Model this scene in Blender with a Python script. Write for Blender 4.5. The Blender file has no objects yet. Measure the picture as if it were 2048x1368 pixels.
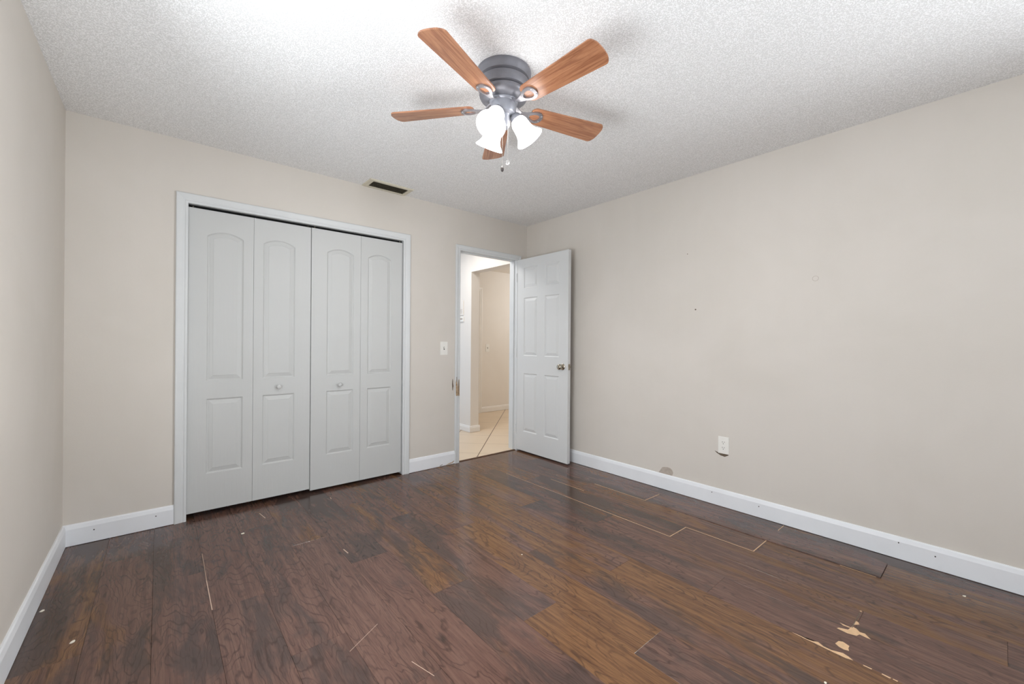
import bpy, bmesh, math, random
from mathutils import Vector, Matrix

S = bpy.context.scene
COL = S.collection
R = math.radians

# ------------------------------------------------------------------ camera
cam_d = bpy.data.cameras.new('camera')
cam_d.sensor_fit = 'HORIZONTAL'
cam_d.sensor_width = 36.0
cam_d.lens = 829.59 / 2048 * 36.0
cam_d.clip_start = 0.02
cam = bpy.data.objects.new('camera', cam_d)
COL.objects.link(cam)
YAW, PITCH, ROLL = 0.70502, 0.00033, 0.0074
fwd = Vector((math.sin(YAW) * math.cos(PITCH), math.cos(YAW) * math.cos(PITCH), math.sin(PITCH)))
r0 = Vector((math.cos(YAW), -math.sin(YAW), 0))
u0 = r0.cross(fwd)
rt = r0 * math.cos(ROLL) + u0 * math.sin(ROLL)
up = -r0 * math.sin(ROLL) + u0 * math.cos(ROLL)
M = Matrix((rt, up, -fwd)).transposed().to_4x4()
M.translation = Vector((-3.08169, -3.38037, 1.16452))
cam.matrix_world = M
S.camera = cam

# ------------------------------------------------------------------ world, lights, exposure
world = bpy.data.worlds.new('world')
S.world = world
world.use_nodes = True
wb = world.node_tree.nodes['Background']
wb.inputs[0].default_value = (0.62, 0.78, 1.0, 1)
wb.inputs[1].default_value = 1.2

def area(name, loc, direction, sx, sy, watts, color, spread=180):
    l = bpy.data.lights.new(name, 'AREA')
    l.shape = 'RECTANGLE'; l.size = sx; l.size_y = sy; l.energy = watts; l.color = color
    l.spread = R(spread)
    o = bpy.data.objects.new(name, l); COL.objects.link(o)
    o.location = loc
    o.rotation_euler = Vector(direction).to_track_quat('-Z', 'Y').to_euler()
    return o

# daylight entering through the window in the wall behind the camera
area('window_daylight', (-2.35, -5.53, 1.40), (0, 1, 0.0), 2.2, 1.5, 2, (0.92, 0.96, 1.0))
# upward fill added to brighten the ceiling, set at the same window
area('window_upward_fill', (-2.45, -5.52, 1.15), (.1, 1, .6), 2.0, 1.0, 16, (0.92, 0.96, 1.0))
# fill lights added for left wall and ceiling, at an unseen right-wall window
area('side_fill', (-.07, -4.35, 1.40), (-1, .60, 0.12), 1.1, 1.5, 41, (0.92, 0.96, 1.0), 110)
area('side_upward_fill', (-.09, -4.35, 1.15), (-1, .9, .8), 1.1, 1.0, 4, (0.92, 0.96, 1.0))
# fill lights added for ceiling and right wall, at an unseen left-wall window
area('left_upward_fill', (-3.40, -2.10, 0.95), (1, .25, .72), 1.3, .9, 24, (0.92, 0.96, 1.0))
area('left_fill', (-3.42, -2.10, 1.40), (1, -.35, 0), 1.3, 1.4, 27, (0.92, 0.96, 1.0))
# the hall's and the next room's own ceiling lights (warm)
pl = bpy.data.lights.new('next_room_lamp', 'POINT'); pl.energy = 23; pl.shadow_soft_size = .16; pl.color = (0.93, 0.97, 1.0)
plo = bpy.data.objects.new('next_room_lamp', pl); COL.objects.link(plo); plo.location = (2.0, 1.0, 1.95)
area('passage_ceiling_light', (-0.75, 0.75, 2.40), (0, 0, -1), 0.5, 0.5, 15, (0.98, 0.97, 0.96))

S.view_settings.view_transform = 'Standard'
S.view_settings.look = 'None'
S.view_settings.gamma = 1.0
S.view_settings.use_curve_mapping = False
S.view_settings.exposure = 0.0
S.cycles.use_denoising = True
S.cycles.max_bounces = 12
S.cycles.diffuse_bounces = 8
S.cycles.sample_clamp_indirect = 6.0

# ------------------------------------------------------------------ helpers
def srgb(r, g, b):
    f = lambda c: (c / 255 / 12.92) if c / 255 <= 0.04045 else ((c / 255 + 0.055) / 1.055) ** 2.4
    return (f(r), f(g), f(b), 1.0)

class NT:
    def __init__(s, name):
        s.m = bpy.data.materials.new(name); s.m.use_nodes = True
        s.t = s.m.node_tree; s.b = s.t.nodes['Principled BSDF']
        s.out = s.t.nodes['Material Output']
    def n(s, kind, **kw):
        x = s.t.nodes.new(kind)
        for k, v in kw.items(): setattr(x, k, v)
        return x
    def l(s, a, b): s.t.links.new(a, b)
    def val(s, sock, v):
        if hasattr(v, 'links') or hasattr(v, 'is_linked'): s.l(v, sock)
        else: sock.default_value = v
    def math(s, op, a, b=None, c=None, clamp=False):
        x = s.n('ShaderNodeMath', operation=op); x.use_clamp = clamp
        s.val(x.inputs[0], a)
        if b is not None: s.val(x.inputs[1], b)
        if c is not None: s.val(x.inputs[2], c)
        return x.outputs[0]
    def mix(s, fac, a, b, blend='MIX'):
        x = s.n('ShaderNodeMix', data_type='RGBA', blend_type=blend)
        s.val(x.inputs[0], fac); s.val(x.inputs[6], a); s.val(x.inputs[7], b)
        return x.outputs[2]
    def noise(s, vec, scale, detail=2, rough=.5, dist=0):
        x = s.n('ShaderNodeTexNoise')
        x.inputs['Scale'].default_value = scale; x.inputs['Detail'].default_value = detail
        x.inputs['Lacunarity'].default_value = 2.17; x.inputs['Roughness'].default_value = rough; x.inputs['Distortion'].default_value = dist
        if vec is not None: s.l(vec, x.inputs['Vector'])
        return x.outputs[0]
    def mapping(s, vec, scale=(1, 1, 1), rot=(0, 0, 0), loc=(0, 0, 0)):
        x = s.n('ShaderNodeMapping')
        x.inputs['Scale'].default_value = scale; x.inputs['Rotation'].default_value = rot; x.inputs['Location'].default_value = (loc[0] + .31, loc[1] + .43, loc[2] + .37)
        s.l(vec, x.inputs['Vector']); return x.outputs[0]
    def ramp(s, fac, stops):
        x = s.n('ShaderNodeValToRGB')
        e = x.color_ramp.elements
        while len(e) < len(stops): e.new(0.5)
        for el, (p, c) in zip(e, stops):
            el.position = p; el.color = c if len(c) == 4 else (*c, 1)
        s.l(fac, x.inputs[0]); return x.outputs[0]
    def step(s, fac, lo, hi):
        x = s.n('ShaderNodeMapRange'); x.interpolation_type = 'SMOOTHSTEP'
        s.l(fac, x.inputs[0]); x.inputs[1].default_value = lo; x.inputs[2].default_value = hi
        return x.outputs[0]
    def obj(s): return s.n('ShaderNodeTexCoord').outputs['Object']
    def bump(s, h, strength, dist):
        x = s.n('ShaderNodeBump'); x.inputs['Strength'].default_value = strength; x.inputs['Distance'].default_value = dist
        s.l(h, x.inputs['Height']); s.l(x.outputs[0], s.b.inputs['Normal'])
    def set(s, color=None, rough=None, metal=None, spec=None, coat=None):
        if color is not None: s.val(s.b.inputs['Base Color'], color)
        if rough is not None: s.val(s.b.inputs['Roughness'], rough)
        if metal is not None: s.val(s.b.inputs['Metallic'], metal)
        if spec is not None: s.val(s.b.inputs['Specular IOR Level'], spec)
        if coat is not None: s.val(s.b.inputs['Coat Weight'], coat)
        return s.m

def simple(name, color, rough=.5, metal=0, spec=.5, var=.05, scale=30):
    t = NT(name)
    n = t.noise(t.obj(), scale, 3)
    c = t.mix(t.step(n, .3, .7), tuple(x * (1 - var) for x in color[:3]) + (1,), tuple(min(1, x * (1 + var)) for x in color[:3]) + (1,))
    return t.set(c, rough, metal, spec)

# ------------------------------------------------------------------ materials
def wall_mat(name, base, alt):
    t = NT(name)
    o = t.obj()
    a = t.noise(o, 1.3, 3, .55, .4)
    st = t.noise(t.mapping(o, (9, 9, .7)), 1.6, 3)
    f = t.math('ADD', t.math('MULTIPLY', t.step(a, .3, .7), .7), t.math('MULTIPLY', st, .3))
    c = t.mix(f, base, alt)
    h = t.noise(o, 140, 3, .6)
    t.bump(h, .12, .002)
    return t.set(c, .62, 0, .25)

M_wall = wall_mat('beige_wall_paint', srgb(206, 200, 191), srgb(212, 206, 198))
M_hallwall = wall_mat('hall_wall_paint', srgb(224, 217, 208), srgb(229, 223, 215))

t = NT('popcorn_ceiling')
o = t.obj()
v = t.n('ShaderNodeTexVoronoi'); v.inputs['Scale'].default_value = 185; v.inputs['Randomness'].default_value = 1
wob = t.n('ShaderNodeVectorMath', operation='ADD'); t.l(o, wob.inputs[0])
sc = t.n('ShaderNodeVectorMath', operation='SCALE'); sc.inputs[3].default_value = .007
nn = t.n('ShaderNodeTexNoise'); nn.inputs['Scale'].default_value = 110; t.l(o, nn.inputs['Vector'])
t.l(nn.outputs[1], sc.inputs[0]); t.l(sc.outputs[0], wob.inputs[1])
t.l(wob.outputs[0], v.inputs['Vector'])
blob = t.math('SUBTRACT', 1.0, t.step(v.outputs[0], .1, .75))
big = t.noise(o, 190, 3, .65)
h = t.math('ADD', t.math('MULTIPLY', blob, .7), t.math('MULTIPLY', big, .6))
pit = t.step(h, .42, .74)
col = t.mix(pit, srgb(222, 222, 221), srgb(247, 247, 247))  # pits darkened, adding their shade to the colour
t.bump(h, .5, .0022)
M_ceil = t.set(col, .9, 0, .1)

M_trim = simple('white_trim_paint', srgb(209, 211, 211), .38, 0, .45, .015, 6)
M_hall_trim = simple('hall_trim_paint', srgb(232, 228, 222), .4, 0, .4, .02, 6)
M_plate = simple('ivory_plastic', srgb(232, 230, 224), .35, 0, .5, .01)
M_slot = simple('dark_slot', srgb(52, 48, 44), .7)
M_black = simple('dark_track', srgb(18, 16, 15), .7)

# moulded white door skin: embossed vertical wood grain
def door_paint(name, c0, c1):
    t = NT(name)
    o = t.obj()
    g = t.noise(t.mapping(o, (120, 120, 5)), 1.0, 4, .6, .6)
    g2 = t.noise(o, 3, 2)
    t.bump(g, .25, .0015)
    return t.set(t.mix(g2, c0, c1), .42, 0, .4)
M_door = door_paint('white_door_paint', srgb(207, 208, 207), srgb(212, 213, 212))
M_closet_dim = door_paint('dimmed_closet_paint', srgb(192, 193, 191), srgb(197, 198, 196))  # door paint darkened to offset the stronger light on the closet
M_base_lift = simple('lifted_baseboard_paint', srgb(230, 232, 235), .4, 0, .45, .015, 6)  # trim paint lightened to make up for weak light near the floor

# laminate: hickory look, tone per plank, blotches, cathedral grain, knots
t = NT('hickory_laminate')
uv = t.n('ShaderNodeUVMap'); uv.uv_map = 'plank'
U = uv.outputs[0]
at = t.n('ShaderNodeAttribute'); at.attribute_name = 'tone'
sep = t.n('ShaderNodeSeparateColor'); t.l(at.outputs['Color'], sep.inputs[0])
T_dark, T_or, T_red = sep.outputs[0], sep.outputs[1], sep.outputs[2]
wv = t.n('ShaderNodeTexNoise'); wv.inputs['Scale'].default_value = 5; wv.inputs['Detail'].default_value = 3; t.l(U, wv.inputs['Vector'])
ws = t.n('ShaderNodeVectorMath', operation='SCALE'); ws.inputs[3].default_value = .06; t.l(wv.outputs[1], ws.inputs[0])
wa = t.n('ShaderNodeVectorMath', operation='ADD'); t.l(U, wa.inputs[0]); t.l(ws.outputs[0], wa.inputs[1])
UW = wa.outputs[0]
blot = t.noise(t.mapping(UW, (5.5, 1.25, 1)), 1.0, 3, .55, .5)
blot2 = t.noise(t.mapping(UW, (8.0, 2.0, 1), loc=(7.3, 3.1, 0)), 1.0, 4, .6, .4)
streak = t.noise(t.mapping(U, (62, 2.6, 1)), 1.0, 5, .68, .25)
fine = t.noise(t.mapping(U, (260, 11, 1), loc=(2, 9, 0)), 1.0, 4, .65)
swirl = t.noise(t.mapping(UW, (5.5, 1.1, 1), loc=(3, 1, 0)), 1.0, 2, .5, .3)
jag = t.math('ADD', t.math('MULTIPLY', swirl, 26.0), t.math('MULTIPLY', t.noise(t.mapping(U, (60, 14, 1)), 1.0, 2), .55))
rings = t.math('FRACT', jag)
ring = t.math('SUBTRACT', 1.0, t.step(t.math('ABSOLUTE', t.math('SUBTRACT', rings, .5)), .0, .17))
ring = t.math('MULTIPLY', ring, t.step(t.noise(t.mapping(U, (6, 2.5, 1), loc=(1, 5, 0)), 1.0, 2), .30, .55))
base = t.mix(t.step(streak, .30, .70), srgb(80, 59, 52), srgb(116, 89, 78))
red = t.mix(t.math('MULTIPLY', T_red, .6), base, srgb(101, 71, 61))
om = t.step(t.math('ADD', blot, t.math('MULTIPLY', t.math('SUBTRACT', T_or, .5), .50)), .52, .70)
orange = t.mix(t.step(streak, .30, .70), srgb(92, 63, 42), srgb(126, 90, 58))
c = t.mix(t.math('MULTIPLY', om, .95), red, orange)
dm = t.step(t.math('ADD', blot2, t.math('MULTIPLY', t.math('SUBTRACT', T_dark, .5), .55)), .50, .68)
c = t.mix(t.math('MULTIPLY', dm, .72), c, srgb(64, 55, 52))
c = t.mix(t.math('MULTIPLY', ring, .55), c, srgb(50, 34, 29))
c = t.mix(t.math('MULTIPLY', t.step(fine, .52, .70), .6), c, srgb(50, 36, 31))
kn = t.step(t.noise(t.mapping(UW, (15, 5.5, 1), loc=(4, 4, 0)), 1.0, 2, .5), .68, .80)
c = t.mix(t.math('MULTIPLY', kn, .6), c, srgb(42, 35, 33))
rg = t.math('ADD', .13, t.math('MULTIPLY', t.noise(U, 3.0, 3), .12))
M_floor = t.set(c, rg, 0, .42)

M_core = simple('bare_fibreboard', srgb(206, 172, 136), .8, 0, .2, .06, 60)
M_scuff = simple('pale_scuff', srgb(186, 160, 142), .7, 0, .2, .06, 60)
M_rawwood = simple('raw_wood', srgb(172, 148, 120), .8, 0, .2, .3, 90)
M_gouge = simple('dark_gouge', srgb(104, 92, 78), .85, 0, .2, .2, 90)
M_plaster = simple('bare_plaster', srgb(176, 165, 154), .85, 0, .2, .08, 40)
M_thresh = simple('brown_threshold', srgb(84, 58, 40), .6, 0, .3, .15, 50)
M_chip = simple('white_paint_chip', srgb(236, 228, 212), .7)

# diagonal floor tiles of the hall
t = NT('beige_floor_tile')
o = t.obj()
sx = t.n('ShaderNodeSeparateXYZ'); t.l(o, sx.inputs[0])
P_ = .59
def joint(e, off, w):
    q = t.math('FRACT', t.math('DIVIDE', t.math('SUBTRACT', e, off - 59.0), P_))
    d = t.math('ABSOLUTE', t.math('SUBTRACT', q, .5))
    return t.math('GREATER_THAN', d, .5 - w / P_)
ja = joint(t.math('ADD', sx.outputs[0], sx.outputs[1]), .205, .005)
jb = joint(t.math('SUBTRACT', sx.outputs[0], sx.outputs[1]), -.665, .006)
c = t.mix(t.noise(o, 2.5, 4, .6), srgb(213, 193, 168), srgb(226, 207, 182))
c = t.mix(t.math('MULTIPLY', ja, .75), c, srgb(150, 122, 96))
c = t.mix(jb, c, srgb(92, 66, 50))
M_tile = t.set(c, .35, 0, .5)

# metals, glass, fan
M_pewter = simple('dusty_pewter', srgb(118, 118, 124), .42, .35, .5, .06, 25)
M_pewter_l = simple('pewter', srgb(150, 152, 160), .36, .45, .5, .05, 25)
M_iron = simple('blade_iron_metal', srgb(150, 148, 152), .3, .7, .5, .05, 40)
M_nickel = simple('satin_nickel', srgb(176, 168, 154), .25, 1, .5, .04, 40)
M_chain = simple('chain_metal', srgb(190, 186, 180), .3, .8)
M_fob_dark = simple('dark_fob', srgb(52, 46, 44), .3)
t = NT('clear_crystal'); t.set((.95, .96, .97, 1), .03); t.b.inputs['Transmission Weight'].default_value = .9; M_crystal = t.m
M_ventf = simple('aged_vent_enamel', srgb(206, 200, 182), .5, 0, .4, .03, 12)
M_vents = simple('dirty_vent_slat', srgb(128, 120, 102), .55, 0, .3, .15, 30)
M_ventd = simple('vent_duct', srgb(40, 36, 30), .8)

t = NT('walnut_blade')
o = t.obj()
g = t.noise(t.mapping(o, (5, 95, 20)), 1.0, 5, .62, .4)
g2 = t.noise(t.mapping(o, (3.0, 26, 6)), 1.0, 3, .5, 1.2)
c = t.mix(t.step(g, .3, .72), srgb(136, 88, 62), srgb(182, 128, 94))
c = t.mix(t.math('MULTIPLY', t.step(g2, .56, .74), .5), c, srgb(104, 62, 46))
M_blade = t.set(c, .24, 0, .6)

t = NT('lit_opal_glass')
t.set((.92, .92, .92, 1), .25)
t.b.inputs['Emission Color'].default_value = (1, .985, .97, 1)
t.b.inputs['Emission Strength'].default_value = 4.6
M_shade = t.m
t = NT('lit_bulb')
t.set((.9, .9, .9, 1), .4)
t.b.inputs['Emission Color'].default_value = (1, .975, .945, 1)
t.b.inputs['Emission Strength'].default_value = 620
M_bulb = t.m

t = NT('window_glass'); t.set((1, 1, 1, 1), 0); t.b.inputs['Transmission Weight'].default_value = 1; M_glass = t.m

# ------------------------------------------------------------------ mesh helpers
def link(name, bm, mat, parent=None, smooth=False, loc=None):
    me = bpy.data.meshes.new(name)
    bmesh.ops.recalc_face_normals(bm, faces=bm.faces)
    bm.to_mesh(me); bm.free()
    for m in (mat if isinstance(mat, (list, tuple)) else [mat]): me.materials.append(m)
    if smooth:
        me.shade_smooth()
        me.set_sharp_from_angle(angle=R(38))
    o = bpy.data.objects.new(name, me); COL.objects.link(o)
    if parent: o.parent = parent
    if loc: o.location = loc
    return o

def box(bm, x0, x1, y0, y1, z0, z1, mi=0):
    vs = [bm.verts.new((x, y, z)) for x in (x0, x1) for y in (y0, y1) for z in (z0, z1)]
    for q in ((0, 1, 3, 2), (4, 6, 7, 5), (0, 4, 5, 1), (2, 3, 7, 6), (0, 2, 6, 4), (1, 5, 7, 3)):
        f = bm.faces.new([vs[i] for i in q]); f.material_index = mi

def bevel(bm, w, seg=2):
    bmesh.ops.bevel(bm, geom=list(bm.edges), offset=w, segments=seg, profile=.5, affect='EDGES')

def lathe(bm, prof, n=48, mat=None, cap=True):
    mat = mat or Matrix.Identity(4)
    rings = []
    for r, z in prof:
        if r < 1e-6: rings.append([bm.verts.new(mat @ Vector((0, 0, z)))])
        else: rings.append([bm.verts.new(mat @ Vector((r * math.cos(2 * math.pi * i / n), r * math.sin(2 * math.pi * i / n), z))) for i in range(n)])
    for a, b in zip(rings, rings[1:]):
        for i in range(n):
            j = (i + 1) % n
            if len(a) == 1: bm.faces.new((a[0], b[i], b[j]))
            elif len(b) == 1: bm.faces.new((a[i], b[0], a[j]))
            else: bm.faces.new((a[i], b[i], b[j], a[j]))

def tube(bm, pts, r, n=8, taper=None):
    pts = [Vector(p) for p in pts]; prev = None; rings = []
    for k, p in enumerate(pts):
        d = (pts[min(k + 1, len(pts) - 1)] - pts[max(k - 1, 0)]).normalized()
        if prev is None:
            a = d.orthogonal().normalized()
        else:
            a = (prev - d * prev.dot(d)).normalized()
        prev = a; b = d.cross(a)
        rr = r if taper is None else taper[k]
        rings.append([bm.verts.new(p + (a * math.cos(6.283185 * i / n) + b * math.sin(6.283185 * i / n)) * rr) for i in range(n)])
    for x, y in zip(rings, rings[1:]):
        for i in range(n): bm.faces.new((x[i], x[(i + 1) % n], y[(i + 1) % n], y[i]))
    bm.faces.new(rings[0][::-1]); bm.faces.new(rings[-1])

def prism(bm, pts, axis, lo, hi):
    """polygon pts (2-D) extruded along axis 0/1/2; 2-D coords are the other two axes in order"""
    def P(p, h):
        q = list(p); q.insert(axis, h); return q
    a = [bm.verts.new(P(p, lo)) for p in pts]; b = [bm.verts.new(P(p, hi)) for p in pts]
    n = len(pts)
    fa = bm.faces.new(a); fb = bm.faces.new(b[::-1])
    for i in range(n): bm.faces.new((a[i], b[i], b[(i + 1) % n], a[(i + 1) % n]))
    bmesh.ops.triangulate(bm, faces=[fa, fb])

def struct(name, bm, mat, parent=None, smooth=False, label=None, cat=None):
    o = link(name, bm, mat, parent, smooth)
    if parent is None:
        o['kind'] = 'structure'
        if label: o['label'] = label
        if cat: o['category'] = cat
    return o

def empty(name, loc, label, cat, group=None, rz=0, kind=None):
    o = bpy.data.objects.new(name, None); COL.objects.link(o)
    o.location = loc; o.rotation_euler = (0, 0, rz); o.empty_display_size = .1
    o['label'] = label; o['category'] = cat
    if group: o['group'] = group
    if kind: o['kind'] = kind
    return o

def tag(o, label, cat, group=None):
    o['label'] = label; o['category'] = cat
    if group: o['group'] = group
    return o

# ------------------------------------------------------------------ room shell
W, H, TH, YN = 3.486, 2.44, .12, -5.60
CJL, CJR, CJH = -2.945, -1.456, 2.044        # closet jambs, head
DJL, DJR, DJH = -0.874, -0.142, 2.050        # doorway jambs, head

bm = bmesh.new()
box(bm, -W - TH, CJL - .02, 0, TH, 0, H); box(bm, CJL - .02, CJR + .02, 0, TH, CJH + .02, H)
box(bm, CJR + .02, DJL - .02, 0, TH, 0, H); box(bm, DJL - .02, DJR + .02, 0, TH, DJH + .02, H)
box(bm, DJR + .02, TH, 0, TH, 0, H)
wall_back = struct('wall_back', bm, M_wall)
bm = bmesh.new()
vy0, vy1, vz0, vz1 = -4.95, -3.72, .65, 2.15
box(bm, 0, TH, vy1, 0, 0, H); box(bm, 0, TH, YN - TH, vy0, 0, H); box(bm, 0, TH, vy0, vy1, 0, vz0); box(bm, 0, TH, vy0, vy1, vz1, H)
wall_right = struct('wall_right', bm, M_wall)
bm = bmesh.new()
for a, b in ((vy0, vy0 + .05), (vy1 - .05, vy1)): box(bm, .05, .10, a, b, vz0, vz1)
for a, b in ((vz0, vz0 + .05), (vz1 - .05, vz1), (1.37, 1.43)): box(bm, .05, .10, vy0 + .05, vy1 - .05, a, b)
added_win2 = struct('added_window_2', bm, M_trim)  # unseen window added to go with the side fill lights
bm = bmesh.new(); box(bm, .073, .078, vy0 + .05, vy1 - .05, vz0 + .05, vz1 - .05); link('pane', bm, M_glass, added_win2)
bm = bmesh.new()
ly0, ly1, lz0, lz1 = -2.75, -1.45, .65, 2.10
box(bm, -W - TH, -W, ly1, 0, 0, H); box(bm, -W - TH, -W, YN - TH, ly0, 0, H); box(bm, -W - TH, -W, ly0, ly1, 0, lz0); box(bm, -W - TH, -W, ly0, ly1, lz1, H)
wall_left = struct('wall_left', bm, M_wall)
bm = bmesh.new()
for a, b in ((ly0, ly0 + .05), (ly1 - .05, ly1)): box(bm, -W - .10, -W - .05, a, b, lz0, lz1)
for a, b in ((lz0, lz0 + .05), (lz1 - .05, lz1), (1.35, 1.41)): box(bm, -W - .10, -W - .05, ly0 + .05, ly1 - .05, a, b)
added_win3 = struct('added_window_3', bm, M_trim)  # unseen window added to go with the left fill lights
bm = bmesh.new(); box(bm, -W - .078, -W - .073, ly0 + .05, ly1 - .05, lz0 + .05, lz1 - .05); link('pane', bm, M_glass, added_win3)
bm = bmesh.new()
wx0, wx1, wz0, wz1 = -3.46, -1.24, .65, 2.15
box(bm, -W, wx0, YN - TH, YN, 0, H); box(bm, wx1, 0, YN - TH, YN, 0, H)
box(bm, wx0, wx1, YN - TH, YN, 0, wz0); box(bm, wx0, wx1, YN - TH, YN, wz1, H)
struct('wall_front', bm, M_wall)
bm = bmesh.new()
for a, b in ((wx0, wx0 + .05), (wx1 - .05, wx1), ((wx0 + wx1) / 2 - .03, (wx0 + wx1) / 2 + .03)): box(bm, a, b, YN - .10, YN - .05, wz0, wz1)
box(bm, wx0 + .05, wx1 - .05, YN - .10, YN - .05, wz0, wz0 + .05); box(bm, wx0 + .05, wx1 - .05, YN - .10, YN - .05, wz1 - .05, wz1)
win = struct('window_1', bm, M_trim)
bm = bmesh.new(); box(bm, wx0 + .05, wx1 - .05, YN - .078, YN - .073, wz0 + .05, wz1 - .05); link('pane', bm, M_glass, win)
bm = bmesh.new(); box(bm, -W - TH, TH, YN - TH, TH, H, H + .08); struct('ceiling', bm, M_ceil)

# ---- floor: every laminate plank modelled in one mesh, with seams between
random.seed(11)
PW, PL, X0 = .1973, 1.308, -.138
OFF = {0: -.385, 2: -.79, 1: -1.19}
OR_HINT = {}   # (row, piece): (dark, orange, red)
OR_HINT.update({(7, 1): (.35, .98, .3), (8, 2): (.3, 1.0, .2), (5, 2): (.3, .95, .3), (6, 1): (.5, .8, .4),
                (9, 1): (.55, .72, .4), (6, 2): (.6, .7, .5), (4, 1): (.65, .35, .4), (3, 1): (.8, .45, .3), (3, 0): (.3, .85, .3), (4, 0): (.2, .95, .3), (5, 0): (.3, .8, .3), (3, 0): (.4, .7, .3), (3, 2): (.5, .6, .5),  # planks by the doorway take the hall's gold reflection into their orange
                (2, 2): (.45, .72, .4), (1, 2): (.3, .6, .6), (0, 1): (.6, .35, .5), (0, 2): (.5, .45, .6), (-1, 2): (.6, .4, .6),
                (1, 1): (.3, .75, .4), (0, 0): (.4, .7, .4), (5, 1): (.3, .85, .4), (4, 2): (.4, .3, .6),
                (16, 1): (.6, .55, .4), (16, 0): (.7, .6, .2), (15, 1): (.62, .4, .7), (14, 1): (.6, .3, .8),
                (9, 2): (.7, .35, .8), (7, 2): (.7, .6, .5), (8, 1): (.65, .5, .5)})
bm = bmesh.new()
uvl = bm.loops.layers.uv.new('plank')
tone = bm.loops.layers.float_color.new('tone')
GAP = .0003
for k in range(-1, 17):
    xa = X0 - PW * k; xb = xa - PW
    if k == -1: xa = -.002
    if k == 16: xb = -W + .002
    y = OFF[k % 3] if k != -1 else -1.18
    ymax = .72 if (CJL < (xa + xb) / 2 < CJR) else (.004 if DJL - .1 < (xa + xb) / 2 < DJR + .05 else -.001)
    cuts = [ymax]
    c0 = y
    while c0 > YN: cuts.append(c0); c0 -= PL
    cuts.append(YN + .002)
    for i, (ya, yb) in enumerate(zip(cuts, cuts[1:])):
        tn = OR_HINT.get((k, i))
        if tn is None:
            left = k > 9
            tn = (random.uniform(.35, .7), random.uniform(.1, .45) if left else random.uniform(.3, .7), random.uniform(.3, .8))
        ou, ov = random.uniform(0, 40), random.uniform(0, 40)
        z1a = z1b = 0.0
        if k == 0 and i == 2: z1b = .007           # the end that has lifted
        vs = []
        X1, X2, Y1, Y2 = xb + GAP, xa - GAP, yb + GAP, ya - GAP
        B = .0006
        top = [bm.verts.new(p) for p in ((X1 + B, Y1 + B, z1b), (X2 - B, Y1 + B, z1b), (X2 - B, Y2 - B, z1a), (X1 + B, Y2 - B, z1a))]
        mid = [bm.verts.new(p) for p in ((X1, Y1, z1b - B), (X2, Y1, z1b - B), (X2, Y2, z1a - B), (X1, Y2, z1a - B))]
        bot = [bm.verts.new(p) for p in ((X1, Y1, -.008), (X2, Y1, -.008), (X2, Y2, -.008), (X1, Y2, -.008))]
        fs = [bm.faces.new(top)]
        for a, b in ((top, mid), (mid, bot)):
            for q in range(4): fs.append(bm.faces.new((a[q], b[q], b[(q + 1) % 4], a[(q + 1) % 4])))
        for f in fs:
            for lp in f.loops:
                lp[uvl].uv = (lp.vert.co.x + ou, lp.vert.co.y + ov); lp[tone] = (*tn, 1)
# sub-floor under the planks
def flat(x0, x1, y0, y1, z0, z1):
    n0 = len(bm.faces); box(bm, x0, x1, y0, y1, z0, z1, 1)
flat(-W, 0, YN, .004, -.06, -.008); flat(CJL - .15, CJR + .15, .004, .72, -.06, -.008)
floor = struct('floor', bm, [M_floor, M_thresh])

def patch(name, pts, mat, parent, z=.0004):
    bm = bmesh.new(); prism(bm, pts, 2, -.0005, z); return link(name, bm, mat, parent)
# bare fibreboard showing where the wear layer is gone
WORN = [
 [(-0.956, -2.953), (-0.946, -2.957), (-0.931, -2.985), (-0.893, -2.991), (-0.897, -3.005), (-0.913, -3.019), (-0.908, -3.034), (-0.933, -3.056), (-0.933, -3.043), (-0.931, -3.021), (-0.95, -3.015), (-0.96, -2.988)],
 [(-0.903, -2.952), (-0.905, -2.961), (-0.906, -2.99), (-0.912, -2.984), (-0.914, -2.965)],
 [(-0.837, -2.991), (-0.841, -3.002), (-0.855, -3.008), (-0.875, -2.994)],
 [(-1.069, -2.971), (-1.042, -2.976), (-1.034, -2.988), (-1.044, -3.01), (-1.062, -3.01), (-1.077, -3.015), (-1.083, -3.0), (-1.079, -2.984)],
 [(-1.126, -2.843), (-1.124, -2.864), (-1.125, -2.896), (-1.121, -2.911), (-1.111, -2.926), (-1.123, -2.946), (-1.123, -2.971), (-1.109, -3.003), (-1.115, -3.02), (-1.125, -3.036), (-1.132, -3.016), (-1.132, -2.976), (-1.1305, -2.94), (-1.129, -2.92), (-1.1295, -2.88)],
 [(-1.124, -3.064), (-1.123, -3.089), (-1.129, -3.088), (-1.128, -3.066)],
 [(-1.124, -3.116), (-1.125, -3.14), (-1.132, -3.138), (-1.129, -3.116)],
 [(-1.125, -3.145), (-1.125, -3.158), (-1.130, -3.157), (-1.129, -3.145)],
 [(-0.741, -2.988), (-0.733, -2.994), (-0.745, -2.997)],
]
for w in WORN: patch('worn_patch', w, M_core, floor)
def strip(x0, y0, x1, y1, w, mat, name='worn_edge'):
    d = Vector((x1 - x0, y1 - y0)).normalized(); n = Vector((-d.y, d.x)) * w / 2
    return patch(name, [(x0 + n.x, y0 + n.y), (x1 + n.x, y1 + n.y), (x1 - n.x, y1 - n.y), (x0 - n.x, y0 - n.y)], mat, floor, .0005)
s_ = lambda k: X0 - PW * k
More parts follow.
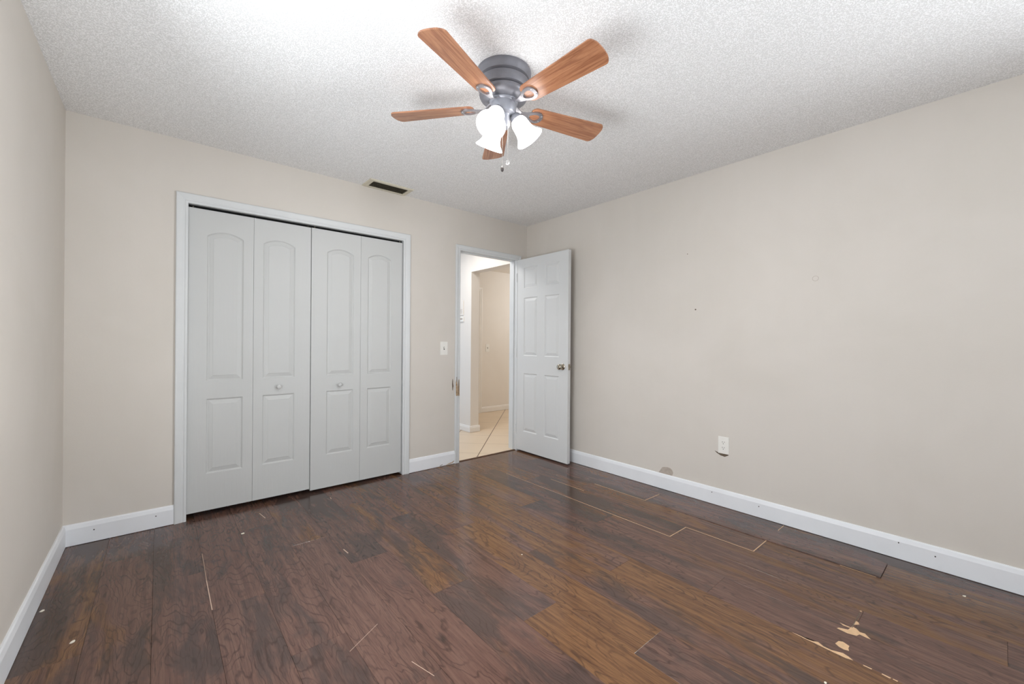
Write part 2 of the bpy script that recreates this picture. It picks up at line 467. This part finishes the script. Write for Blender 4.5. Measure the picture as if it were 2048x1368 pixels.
for q in ((s_(3), -.55, s_(3), -1.25, .0022), (s_(3), -1.25, s_(3), -2.098, .0036), (s_(3), -2.098, s_(2), -2.098, .004), (s_(2), -2.098, s_(2), -2.490, .0036), (s_(2), -2.490, s_(1), -2.490, .0045),
          (s_(1), -1.22, s_(1), -1.684, .003), (s_(1), -1.684, s_(0), -1.686, .004), (s_(2), -.91, s_(2), -1.27, .0026), (s_(0), -2.489, -.022, -2.489, .003),
          (s_(1) - .001, -2.84, s_(1) - .001, -2.985, .004)):
    strip(*q, M_core)
for q in ((-2.8965, -.572, -2.900, -.9, .002), (-2.900, -.9, -2.9005, -1.185, .0035), (-2.530, -1.807, -2.39, -1.726, .0012), (-2.375, -2.0, -2.345, -2.11, .002),
          (-2.56, -.16, -2.545, -.27, .004), (-2.29, -1.01, -2.285, -1.07, .005), (-2.105, -.16, -2.11, -.20, .004)):
    strip(*q, M_scuff, 'pale_scratch')
strip(-.335, -2.9965, -.14, -2.9955, .006, M_black, 'open_joint')
strip(-.752, -2.9925, -.905, -2.9925, .0028, M_gouge, 'open_joint')

# ------------------------------------------------------------------ trim, casings, baseboards
def casing(name, xl, xr, zt, y=0, sgn=-1, wd=.062, mat=M_trim, right_leg=True):
    """mitred casing round an opening: profile swept up, across, down. xl/xr/zt = inner edges"""
    prof = [(0, 0), (0, .009), (.006, .012), (.012, .0125), (.018, .010), (.026, .0135), (wd - .012, .0165), (wd - .004, .0165), (wd, .013), (wd, 0)]
    bm = bmesh.new()
    loops = []
    for (px, pz, dx, dz) in ((xl, .0, -1, 0), (xl, zt, -1, 1), (xr, zt, 1, 1), (xr, .0, 1, 0)):
        loops.append([bm.verts.new((px + dx * a, y + sgn * b, pz + dz * a)) for a, b in prof])
    n = len(prof)
    for k, (a, b) in enumerate(zip(loops, loops[1:])):
        if k == 2 and not right_leg: continue
        for i in range(n): bm.faces.new((a[i], a[(i + 1) % n], b[(i + 1) % n], b[i]))
    bm.faces.new(loops[0]); bm.faces.new(loops[-1 if right_leg else 2][::-1])
    return bm
t1 = struct('trim_1', casing('c', CJL + .002, CJR - .002, CJH - .002), M_trim)
bm = bmesh.new()
box(bm, CJL - .0195, CJL, .0005, TH, .001, CJH); box(bm, CJR, CJR + .0195, .0005, TH, .001, CJH); box(bm, CJL - .0195, CJR + .0195, .0005, TH, CJH, CJH + .0195)
link('jamb', bm, M_trim, t1)
bm = bmesh.new(); box(bm, CJL + .004, CJR - .004, .03, .055, CJH - .006, CJH - .0005); link('door_track', bm, M_black, t1)

t2 = struct('trim_2', casing('c', DJL + .003, DJR - .003, DJH - .003, wd=.052), M_trim)
bm = bmesh.new()
box(bm, DJL - .0195, DJL, .0005, TH, .001, DJH); box(bm, DJR, DJR + .0195, .0005, TH, .001, DJH); box(bm, DJL - .0195, DJR + .0195, .0005, TH, DJH, DJH + .0195)
# stops
box(bm, DJL, DJL + .011, .040, .075, .001, DJH - .011); box(bm, DJR - .011, DJR, .040, .075, .001, DJH - .011); box(bm, DJL, DJR, .040, .075, DJH - .011, DJH)
link('jamb', bm, M_trim, t2)
# splintered place on the doorway casing
def wpatch(name, pts, mat, parent, axis, base, sgn):
    bm = bmesh.new(); prism(bm, pts, axis, base, base + sgn * .0012); return link(name, bm, mat, parent)
wpatch('splintered_patch', [(-.920, .70), (-.921, .775), (-.917, .80), (-.913, .765), (-.908, .815), (-.902, .75), (-.897, .73), (-.895, .66), (-.90, .648), (-.915, .645), (-.919, .66)], M_rawwood, t2, 1, -.0164, -1)
wpatch('splintered_patch', [(-.890, .645), (-.890, .74), (-.886, .80), (-.880, .805), (-.882, .76), (-.878, .70), (-.875, .645)], M_rawwood, t2, 1, -.0128, -1)
wpatch('gouge', [(-.948, .70), (-.952, .76), (-.948, .812), (-.943, .80), (-.941, .77), (-.936, .74), (-.941, .72), (-.943, .70)], M_gouge, wall_back, 1, 0, -1)
wpatch('gouge', [(-.912, .78), (-.914, .825), (-.910, .83), (-.908, .79)], M_gouge, t2, 1, -.0172, -1)
wpatch('gouge', [(-.886, .66), (-.887, .79), (-.884, .795), (-.883, .67)], M_gouge, t2, 1, -.0138, -1)

def baseboard(name, p0, p1, inward, h=.121, th=.014, mat=M_base_lift, z0=.003):
    """board along p0->p1 (2-D), standing out from the wall along inward"""
    bm = bmesh.new()
    prof = [(0, z0), (th, z0), (th, h - .026), (th - .003, h - .014), (th - .005, h - .006), (th - .009, h), (0, h)]
    P0, P1, N = Vector((*p0, 0)), Vector((*p1, 0)), Vector((*inward, 0))
    a = [bm.verts.new(P0 + N * d + Vector((0, 0, z))) for d, z in prof]
    b = [bm.verts.new(P1 + N * d + Vector((0, 0, z))) for d, z in prof]
    n = len(prof)
    for i in range(n): bm.faces.new((a[i], a[(i + 1) % n], b[(i + 1) % n], b[i]))
    bm.faces.new(a); bm.faces.new(b[::-1])
    return struct(name, bm, mat)
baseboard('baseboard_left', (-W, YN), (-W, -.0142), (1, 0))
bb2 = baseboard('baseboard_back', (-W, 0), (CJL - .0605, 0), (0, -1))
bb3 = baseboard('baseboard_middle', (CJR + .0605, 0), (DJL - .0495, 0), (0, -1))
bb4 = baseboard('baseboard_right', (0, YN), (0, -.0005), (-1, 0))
wpatch('gouge', [(-1.02, .005), (-.99, .016), (-.955, .02), (-.935, .031), (-.93, .026), (-.95, .012), (-.985, .008)], M_rawwood, bb3, 1, -.0141, -1)
wpatch('gouge', [(-1.09, .010), (-1.06, .018), (-1.055, .015), (-1.085, .006)], M_gouge, bb3, 1, -.0141, -1)
# nail marks
for p in ((-3.36, .07), (-3.09, .075)):
    bm = bmesh.new(); prism(bm, [(p[0] + .0035 * math.cos(a * .785), p[1] + .0035 * math.sin(a * .785)) for a in range(8)], 1, -.0143, -.0138); link('nail_mark', bm, M_slot, bb2)
for p in ((-2.03, .085), (-3.03, .09), (-3.17, .07), (-2.34, .075)):
    bm = bmesh.new(); prism(bm, [(p[0] + .003 * math.cos(a * .785), p[1] + .004 * math.sin(a * .785)) for a in range(8)], 0, -.0143, -.0138); link('nail_mark', bm, M_slot, bb4)
# brown strip between laminate and tile
bm = bmesh.new(); box(bm, DJL + .0005, DJR - .0005, .004, .030, -.007, .004); struct('trim_3', bm, M_thresh)

# marks on the right wall
wpatch('bare_patch', [(-1.600, .122), (-1.612, .14), (-1.632, .171), (-1.655, .178), (-1.676, .181), (-1.700, .178), (-1.717, .165), (-1.724, .147), (-1.716, .122)], M_plaster, wall_right, 0, 0, -1)
wpatch('bare_patch', [(-2.042, .388), (-2.055, .376), (-2.085, .361), (-2.113, .357), (-2.140, .372), (-2.135, .377), (-2.07, .379)], M_gouge, wall_right, 0, 0, -1)
for (y, z, r_) in ((-1.893, 1.421, .006), (-1.827, 1.85, .0035)):
    wpatch('nail_hole', [(y + r_ * math.cos(a * .785), z + r_ * math.sin(a * .785)) for a in range(8)], M_gouge, wall_right, 0, 0, -1)
bm = bmesh.new()
vs = [[bm.verts.new((-.0006, -2.643 + rr * math.cos(a * math.pi / 14), 1.571 + rr * math.sin(a * math.pi / 14))) for a in range(28)] for rr in (.0165, .0145)]
for i in range(28): bm.faces.new((vs[0][i], vs[0][(i + 1) % 28], vs[1][(i + 1) % 28], vs[1][i]))
link('ring_mark', bm, M_plaster, wall_right)

# ------------------------------------------------------------------ doors
def offset_rect(x0, x1, z0, z1, i): return [(x0 + i, z0 + i), (x1 - i, z0 + i), (x1 - i, z1 - i), (x0 + i, z1 - i)]
def offset_arch(x0, x1, z0, zsh, zap, i, n=14):
    w = (x1 - x0) / 2; hh = zap - zsh; Rr = (w * w + hh * hh) / (2 * hh); cx = (x0 + x1) / 2; cz = zap - Rr
    r = Rr - i; ww = w - i; a = math.asin(ww / r)
    pts = [(x0 + i, z0 + i), (x1 - i, z0 + i)]
    for k in range(n + 1):
        th = a - 2 * a * k / n
        pts.append((cx + r * math.sin(th), cz + r * math.cos(th)))
    return pts
PROFILE = [(0, 0), (.003, .0030), (.008, .0072), (.013, .0072), (.016, .0058), (.033, .0018), (.036, .0005)]
def door_leaf(x0, x1, z0, z1, th, panels):
    """slab in the xz-plane, front at y=0 facing -y; panels = list of functions inset -> loop"""
    bm = bmesh.new()
    def side(y0, sg):
        outer = [bm.verts.new((x, y0, z)) for x, z in ((x0, z0), (x1, z0), (x1, z1), (x0, z1))]
        es = [bm.edges.new((outer[i], outer[(i + 1) % 4])) for i in range(4)]
        for pf in panels:
            prev = None
            for ins, dep in PROFILE:
                lp = [bm.verts.new((x, y0 + sg * dep, z)) for x, z in pf(ins)]
                m = len(lp)
                if prev is None:
                    es += [bm.edges.new((lp[i], lp[(i + 1) % m])) for i in range(m)]
                else:
                    for i in range(m): bm.faces.new((prev[i], prev[(i + 1) % m], lp[(i + 1) % m], lp[i]))
                prev = lp
            bm.faces.new(prev)
        bmesh.ops.triangle_fill(bm, use_beauty=True, use_dissolve=False, edges=es)
        return outer
    a = side(0, 1); b = side(th, -1)
    for i in range(4): bm.faces.new((a[i], a[(i + 1) % 4], b[(i + 1) % 4], b[i]))
    return bm

def closet_leaf(parent, x0, x1, z0, z1, pc):
    x0p, x1p = pc
    pans = [lambda i: offset_arch(x0p, x1p, .893, 1.856, 1.890, i), lambda i: offset_rect(x0p, x1p, .276, .773, i)]
    bm = door_leaf(x0, x1, z0, z1, .034, pans)
    return link('leaf', bm, M_closet_dim, parent)
KNOB = [(0, .0), (.013, 0), (.013, .002), (.007, .005), (.006, .012), (.010, .016), (.0145, .021), (.0155, .026), (.013, .031), (.007, .0335), (0, .034)]
def closet_pair(name, label, xs, z0, z1, panels, knob, y):
    r = empty(name, (0, y, 0), label, 'door', kind='structure')
    for (a, b), p in zip(zip(xs, xs[1:]), panels): closet_leaf(r, a + .0008, b - .0008, z0, z1, p)
    bm = bmesh.new(); lathe(bm, KNOB, 28, Matrix.Translation((knob[0], 0, knob[1])) @ Matrix.Rotation(R(90), 4, 'X'))
    link('knob', bm, M_closet_dim, r, True)
    for x in (xs[0] + .025, xs[2] - .02):
        bm = bmesh.new(); lathe(bm, [(0, z1 - .002), (.004, z1 - .002), (.004, CJH - .004), (0, CJH - .004)], 12, Matrix.Translation((x, .017, 0))); link('pivot_pin', bm, M_nickel, r, True)
    return r
closet_pair('door_2', 'left white bifold closet door with two arched panels and round knob', (-2.942, -2.577, -2.203), .034, 2.025,
            ((-2.842, -2.637), (-2.518, -2.312)), (-2.418, .829), .022)
closet_pair('door_3', 'right white bifold closet door, next to the doorway', (-2.201, -1.824, -1.460), .022, 2.025,
            ((-2.087, -1.880), (-1.765, -1.560)), (-1.991, .818), .016)

# bedroom door, six panels, standing open at a right angle against nothing
LW = .735
d1 = empty('door_1', (DJR + .001, -.006, 0), 'open white six-panel bedroom door with nickel knob', 'door', kind='structure', rz=R(-90))
pans = []
for xa, xb in ((.107, .312), (.419, .617)):
    for za, zb in ((.223, .837), (1.022, 1.634), (1.735, 1.952)):
        pans.append(lambda i, xa=xa, xb=xb, za=za, zb=zb: offset_rect(xa, xb, za, zb, i))
bm = door_leaf(0, LW, .016, 2.046, .035, pans)
link('leaf', bm, M_door, d1)
DKNOB = [(0, 0), (.031, 0), (.031, .004), (.027, .008), (.013, .010), (.011, .022), (.016, .028), (.025, .034), (.0275, .044), (.0265, .054), (.021, .060), (.010, .0625), (0, .063)]
kx, kz = .668, .932
for sg, yy in ((1, 0), (-1, .035)):
    bm = bmesh.new(); lathe(bm, DKNOB, 40, Matrix.Translation((kx, yy, kz)) @ Matrix.Rotation(R(90 * sg), 4, 'X')); link('door_knob', bm, M_nickel, d1, True)
bm = bmesh.new(); box(bm, LW - .001, LW + .0015, .005, .030, kz - .028, kz + .028); bevel(bm, .0008, 1); box(bm, LW + .001, LW + .011, .012, .024, kz - .007, kz + .007)
link('latch', bm, M_nickel, d1)
for z in (.24, 1.05, 1.86):
    bm = bmesh.new(); lathe(bm, [(0, z - .045), (.006, z - .045), (.006, z + .045), (0, z + .045)], 14, Matrix.Translation((-.004, -.004, 0))); link('hinge', bm, M_trim, d1, True)

# ------------------------------------------------------------------ closet interior
bm = bmesh.new()
box(bm, -3.15 - .06, -3.15, TH, .78, 0, H); box(bm, -1.3, -1.24, TH, .78, 0, H); box(bm, -3.15, -1.3, .72, .78, 0, H); box(bm, -3.15, -1.3, TH, .72, H, H + .06)
struct('wall_closet', bm, M_hallwall)

# ------------------------------------------------------------------ hall and next room beyond the doorway
bm = bmesh.new(); box(bm, -1.24, 3.3, .030, 2.9, -.06, 0); struct('floor_hall', bm, M_tile)
bm = bmesh.new(); box(bm, -1.24, 3.3, TH, 2.9, H, H + .06); struct('ceiling_hall', bm, M_hallwall)
bm = bmesh.new(); box(bm, -.03, .10, 1.02, 2.9, 0, H); box(bm, -.03, .10, TH, 1.02, 2.063, H); struct('wall_passage', bm, M_hallwall)
bm = bmesh.new(); box(bm, .10, 3.3, 2.14, 2.26, 0, 2.345); box(bm, .10, 3.3, 2.14, 2.26, 2.345, H); wf = struct('wall_far', bm, M_hallwall)
bm = bmesh.new(); box(bm, -1.24, -.03, 2.9, 3.0, 0, H); box(bm, 3.3, 3.4, TH, 2.26, 0, H); box(bm, TH, 3.3, .0, TH, 0, H); struct('wall_hall', bm, M_hallwall)
# the next room's ceiling is a little lower
bm = bmesh.new(); box(bm, .101, 3.299, TH + .001, 2.139, 2.352, 2.43); struct('ceiling_next_room', bm, M_hallwall)
baseboard('baseboard_passage', (-.03, 1.0195), (-.03, 2.9), (-1, 0), .082, .014, M_hall_trim)
baseboard('baseboard_passage_end', (-.044, 1.02), (.114, 1.02), (0, -1), .082, .013, M_hall_trim)
baseboard('baseboard_far', (.962, 2.14), (3.3, 2.14), (0, -1), .09, .013, M_hall_trim)
bm = casing('c', .20, .905, 2.0, y=2.139, sgn=-1, wd=.055); struct('trim_4', bm, M_hall_trim)

def cover_plate(name, loc, rz, label, cat, w=.072, h=.118):
    r = empty(name, loc, label, cat, rz=rz)
    bm = bmesh.new(); box(bm, -w / 2, w / 2, -.006, -.0002, -h / 2, h / 2)
    bmesh.ops.bevel(bm, geom=[e for e in bm.edges if all(v.co.y < -.003 for v in e.verts)], offset=.003, segments=2, affect='EDGES')
    link('cover_plate', bm, M_plate, r)
    return r
def screw(parent, z):
    bm = bmesh.new(); lathe(bm, [(0, 0), (.003, 0), (.0028, .0008), (0, .001)], 12, Matrix.Translation((0, -.006, z)) @ Matrix.Rotation(R(90), 4, 'X')); link('screw', bm, M_plate, parent, True)
def toggle_switch(name, loc, rz, label):
    r = cover_plate(name, loc, rz, label, 'light switch', .078, .124)
    bm = bmesh.new(); box(bm, -.006, .006, -.0068, -.0055, -.013, .013); link('toggle_slot', bm, M_slot, r)
    bm = bmesh.new(); prism(bm, [(-.006, -.004), (-.0165, .004), (-.0165, .011), (-.006, .006)], 0, -.0042, .0042); link('toggle', bm, M_plate, r)
    screw(r, .030); screw(r, -.030)
    return r
toggle_switch('light_switch', (-1.045, -.0003, 1.102), 0, 'white toggle light switch on the beige wall between closet and doorway')
toggle_switch('light_switch', (1.080, 2.1397, 1.066), 0, 'light switch on the far hall wall seen through the doorway')

r = cover_plate('wall_outlet', (-.0003, -2.105, .438), R(-90), 'white duplex outlet low on the right wall above a chipped gap', 'outlet', .075, .121)
for z in (.0195, -.0195):
    bm = bmesh.new()
    pts = []
    for a in range(40):
        th = a / 40 * 6.283185; pts.append((.0168 * math.cos(th), z + max(-.0135, min(.0135, .0168 * math.sin(th)))))
    prism(bm, pts, 1, -.0075, -.0055)
    rec = link('receptacle', bm, M_plate, r)
    for (sxx, szz, hh) in ((-.0063, .004, .0045), (.0063, .004, .0038)):
        bm = bmesh.new(); box(bm, sxx - .0013, sxx + .0013, -.0079, -.0072, z + szz - hh, z + szz + hh); link('slot', bm, M_slot, rec)
    bm = bmesh.new(); lathe(bm, [(0, 0), (.0026, 0), (.0026, .0005), (0, .0006)], 12, Matrix.Translation((0, -.0074, z - .0075)) @ Matrix.Rotation(R(90), 4, 'X')); link('ground_hole', bm, M_slot, rec)
screw(r, 0)

# wall box and small thermostat on the passage wall (seen through the doorway)
r = empty('chime_box', (-.0303, 1.285, 1.61), 'flat white wall box on the passage wall, seen just inside the doorway', 'wall box', rz=R(-90))
bm = bmesh.new(); box(bm, -.11, .095, -.010, -.0002, -.095, .095); bevel(bm, .004, 2); link('cover', bm, M_hallwall, r)
bm = bmesh.new()
for q in range(5): box(bm, -.09, .075, -.0108, -.0098, -.07 + q * .012, -.066 + q * .012)
link('grille', bm, M_plaster, r)
r = empty('thermostat', (-.0303, 1.232, 1.466), 'small white thermostat below the wall box on the passage wall', 'thermostat', rz=R(-90))
bm = bmesh.new(); box(bm, -.06, .05, -.014, -.0002, -.038, .024); bevel(bm, .004, 2); link('body', bm, M_plate, r)
bm = bmesh.new(); box(bm, -.02, .035, -.0146, -.0135, -.012, .012); link('screen', bm, M_plaster, r)

# ------------------------------------------------------------------ ceiling vent
r = empty('ceiling_vent', (-1.642, -.096, H - .0003), 'beige metal ceiling air vent with dirty dark slats above the closet', 'vent')
bm = bmesh.new()
ox, oy, ix, iy = .187, .093, .149, .062
pr = [(1.0, 1.0, 0), (.985, .975, -.006), (.0, .0, -.008)]
def ring4(hx, hy, z): return [bm.verts.new((sx_ * hx, sy_ * hy, z)) for sx_, sy_ in ((-1, -1), (1, -1), (1, 1), (-1, 1))]
L = [ring4(ox, oy, 0), ring4(ox, oy, -.002), ring4(ox - .006, oy - .006, -.008), ring4(ix + .004, iy + .004, -.010), ring4(ix, iy, -.008), ring4(ix, iy, 0)]
for a, b in zip(L, L[1:]):
    for i in range(4): bm.faces.new((a[i], a[(i + 1) % 4], b[(i + 1) % 4], b[i]))
link('frame', bm, M_ventf, r)
bm = bmesh.new(); box(bm, -ix, ix, -iy, iy, -.0012, -.0002); link('duct_opening', bm, M_ventd, r)
for k in range(6):
    y = -iy + .011 + k * (2 * iy - .022) / 5
    bm = bmesh.new()
    prism(bm, [(y - .008, -.0095), (y - .0068, -.0102), (y + .008, -.0022), (y + .0068, -.0015)], 0, -ix, ix)
    link('slat', bm, M_vents, r)

# ------------------------------------------------------------------ ceiling fan
FX, FY, ZB = -1.844, -1.851, 2.274
fan = empty('ceiling_fan', (FX, FY, H), 'five-blade walnut ceiling fan with gray motor and three lit bell shades', 'ceiling fan')
z_ = lambda z: z - H
bm = bmesh.new()
lathe(bm, [(0, -.0003), (.127, -.0003), (.130, -.006), (.129, -.018), (.123, -.030), (.121, z_(2.400)), (.111, z_(2.394)), (.112, z_(2.390)), (.121, z_(2.386)), (.123, z_(2.378)), (.121, z_(2.362)), (.116, z_(2.348)), (.105, z_(2.342)), (.106, z_(2.338)),
           (.114, z_(2.336)), (.115, z_(2.330)), (.110, z_(2.318)), (.096, z_(2.308)), (.080, z_(2.304)), (.072, z_(2.303)), (0, z_(2.303))], 72)
link('motor_housing', bm, M_pewter, fan, True)
bm = bmesh.new()
lathe(bm, [(0, z_(2.306)), (.066, z_(2.306)), (.068, z_(2.300)), (.066, z_(2.294)), (.060, z_(2.290)), (.060, z_(2.246)), (.056, z_(2.240)), (.036, z_(2.236)), (.032, z_(2.230)), (.030, z_(2.190)), (.026, z_(2.180)), (.012, z_(2.174)), (0, z_(2.172))], 56)
link('switch_housing', bm, M_pewter_l, fan, True)

# blade mesh: local x outward, underside faces -z; iron below it
def blade_outline():
    r0_, r1_, w0, w1 = .142, .555, .050, .066
    pts = []
    def corner(cx, cy, rad, a0, a1, n=8):
        for k in range(n + 1):
            a = R(a0 + (a1 - a0) * k / n); pts.append((cx + rad * math.cos(a), cy + rad * math.sin(a)))
    corner(r0_ + .026, -w0 + .026, .026, 180, 270); corner(r1_ - .030, -w1 + .022, .022, 270, 340)
    for k in range(1, 8):
        yy = -w1 + .016 + (2 * w1 - .032) * k / 8; pts.append((r1_ - .0085 + .0085 * math.cos(yy / w1 * 1.45), yy))
    corner(r1_ - .030, w1 - .022, .022, 20, 90); corner(r0_ + .026, w0 - .026, .026, 90, 180)
    return pts
bm = bmesh.new()
prism(bm, blade_outline(), 2, 0, .006)
blade_me = None
PITCHB = R(-12)
def iron_bm():
    bm = bmesh.new()
    # arm: flat bar sweeping out and down from the housing to the loop
    path = [(.052, 0, .020), (.066, 0, .018), (.078, 0, .010), (.088, 0, .0005), (.100, 0, -.004), (.116, 0, -.0045), (.132, 0, -.0045)]
    wid = [.013, .012, .010, .009, .010, .014, .020]
    rings = []
    for (x, y, z), w in zip(path, wid): rings.append([bm.verts.new(p) for p in ((x, -w, z - .003), (x, w, z - .003), (x, w, z + .003), (x, -w, z + .003))])
    for a, b in zip(rings, rings[1:]):
        for i in range(4): bm.faces.new((a[i], a[(i + 1) % 4], b[(i + 1) % 4], b[i]))
    bm.faces.new(rings[0]); bm.faces.new(rings[-1][::-1])
    # open loop holding the blade
    n = 36; lo = []
    for k in range(n):
        a = 2 * math.pi * k / n
        ex = .164 + .044 * math.cos(a); wy = .034 * math.sin(a) * (1.0 + .28 * math.cos(a))
        ix_ = .164 + .028 * math.cos(a); iy_ = .021 * math.sin(a) * (1.0 + .28 * math.cos(a))
        lo.append([bm.verts.new(p) for p in ((ex, wy, -.0008), (ex, wy, -.007), (ix_, iy_, -.0085), (ix_, iy_, -.0008))])
    for k in range(n):
        a, b = lo[k], lo[(k + 1) % n]
        for i in range(4): bm.faces.new((a[i], b[i], b[(i + 1) % 4], a[(i + 1) % 4]))
    for (x, y) in ((.197, .018), (.197, -.018), (.134, 0)):
        lathe(bm, [(0, -.0095), (.003, -.0095), (.0045, -.0075), (.0045, -.002), (0, -.002)], 12, Matrix.Translation((x, y, 0)))
    return bm
blade0 = link('blade', bm, M_blade, fan, True)
iron0 = link('blade_iron', iron_bm(), M_iron, blade0, True)
A0 = 3.518
for k in range(5):
    if k == 0: b, i = blade0, iron0
    else:
        b = blade0.copy(); COL.objects.link(b); i = iron0.copy(); COL.objects.link(i); i.parent = b
    b.matrix_local = Matrix.Translation((0, 0, z_(ZB))) @ Matrix.Rotation(A0 + k * 2 * math.pi / 5, 4, 'Z') @ Matrix.Rotation(PITCHB, 4, 'X')

# bell shades with bulbs: local +z is the axis towards the mouth
def shade_bm():
    out = [(.020, .0), (.026, .002), (.034, .010), (.0395, .024), (.041, .042), (.0425, .060), (.046, .076), (.053, .091), (.062, .102), (.068, .110), (.0685, .114)]
    inn = [(r_ - .0035, z + .001) for r_, z in out[::-1]]
    inn[0] = (.0655, .1145)
    bm = bmesh.new(); lathe(bm, out + inn + [out[0]], 56); return bm
def bulb_bm():
    bm = bmesh.new(); lathe(bm, [(0, .008), (.012, .008), (.013, .03), (.020, .045), (.026, .060), (.026, .072), (.020, .084), (.010, .090), (0, .091)], 28); return bm
def socket_bm():
    bm = bmesh.new(); lathe(bm, [(0, -.040), (.010, -.040), (.012, -.026), (.022, -.018), (.027, -.010), (.0275, .004), (.0245, .006), (0, .006)], 32); return bm
sh0 = None
TILT = R(35)
for k, ang in enumerate((205, 325, 85)):
    a = R(ang)
    d = Vector((math.cos(a) * math.sin(TILT), math.sin(a) * math.sin(TILT), -math.cos(TILT)))
    rot = d.to_track_quat('Z', 'Y').to_matrix().to_4x4()
    mt = Matrix.Translation((math.cos(a) * .062, math.sin(a) * .062, z_(2.226))) @ rot
    if sh0 is None:
        sh0 = link('lamp_shade', shade_bm(), M_shade, fan, True); so0 = link('socket', socket_bm(), M_pewter_l, sh0, True); bu0 = link('bulb', bulb_bm(), M_bulb, sh0, True)
        s = sh0
    else:
        s = sh0.copy(); COL.objects.link(s)
        for ch in (so0, bu0): c = ch.copy(); COL.objects.link(c); c.parent = s
    s.matrix_local = mt

# pull chains
def chain(px, py, ztop, zbot):
    bm = bmesh.new(); z = ztop; k = 0
    tube(bm, [(px, py, ztop), (px, py, zbot)], .0006, 6)
    while z > zbot:
        bmesh.ops.create_icosphere(bm, subdivisions=1, radius=.0016, matrix=Matrix.Translation((px, py, z))); z -= .0046
    return link('pull_chain', bm, M_chain, fan, True)
RT = Vector((r0.x, r0.y, 0)); FW = Vector((fwd.x, fwd.y, 0)).normalized()
p = RT * -.003 - FW * .034
c1 = chain(p.x, p.y, z_(2.245), z_(1.985))
bm = bmesh.new(); lathe(bm, [(0, .014), (.002, .014), (.0035, .011), (.0065, .004), (.0075, -.003), (.0065, -.009), (.003, -.013), (0, -.014)], 20, Matrix.Translation((p.x, p.y, z_(1.972)))); f = link('pull_fob', bm, M_fob_dark, c1, True); f['label'] = 'dark oval pull fob'
p = RT * .022 - FW * .034
c2 = chain(p.x, p.y, z_(2.245), z_(2.012))
bm = bmesh.new(); bmesh.ops.create_icosphere(bm, subdivisions=2, radius=.0105, matrix=Matrix.Translation((p.x, p.y, z_(2.001)))); f = link('pull_fob', bm, M_crystal, c2); f['label'] = 'clear faceted glass pull fob'

# ------------------------------------------------------------------ paint chips lying on the floor
CHIPS = [(-2.692, -.435, .013, 'pale paint chip on the floor in front of the closet, left part'),
         (-3.327, -1.079, .012, 'white paint chip on the floor near the left wall, bottom left corner'),
         (-.228, -3.280, .008, 'white paint chip on the floor near the right baseboard, far right'),
         (-1.330, -2.998, .006, 'small white paint chip at the bottom edge left of the worn floor patch'),
         (-3.455, -.735, .012, 'pale paint flake lying against the left baseboard'),
         (-1.560, -1.690, .004, 'tiny pale crumb on the middle of the floor')]
for q, (x, y, s, lb) in enumerate(CHIPS):
    random.seed(q + 3)
    bm = bmesh.new()
    pts = [(s * random.uniform(.6, 1.1) * math.cos(a * 2 * math.pi / 7), s * .7 * random.uniform(.6, 1.1) * math.sin(a * 2 * math.pi / 7)) for a in range(7)]
    prism(bm, pts, 2, .0003, .0022)
    for v_ in bm.verts: v_.co.z += .12 * abs(v_.co.x) * (1 if v_.co.z > .001 else .6)
    o = link('paint_chip', bm, M_chip, None, False, (x, y, 0)); o.rotation_euler.z = q * 1.1
    tag(o, lb, 'paint chip', 'paint chips on the floor')
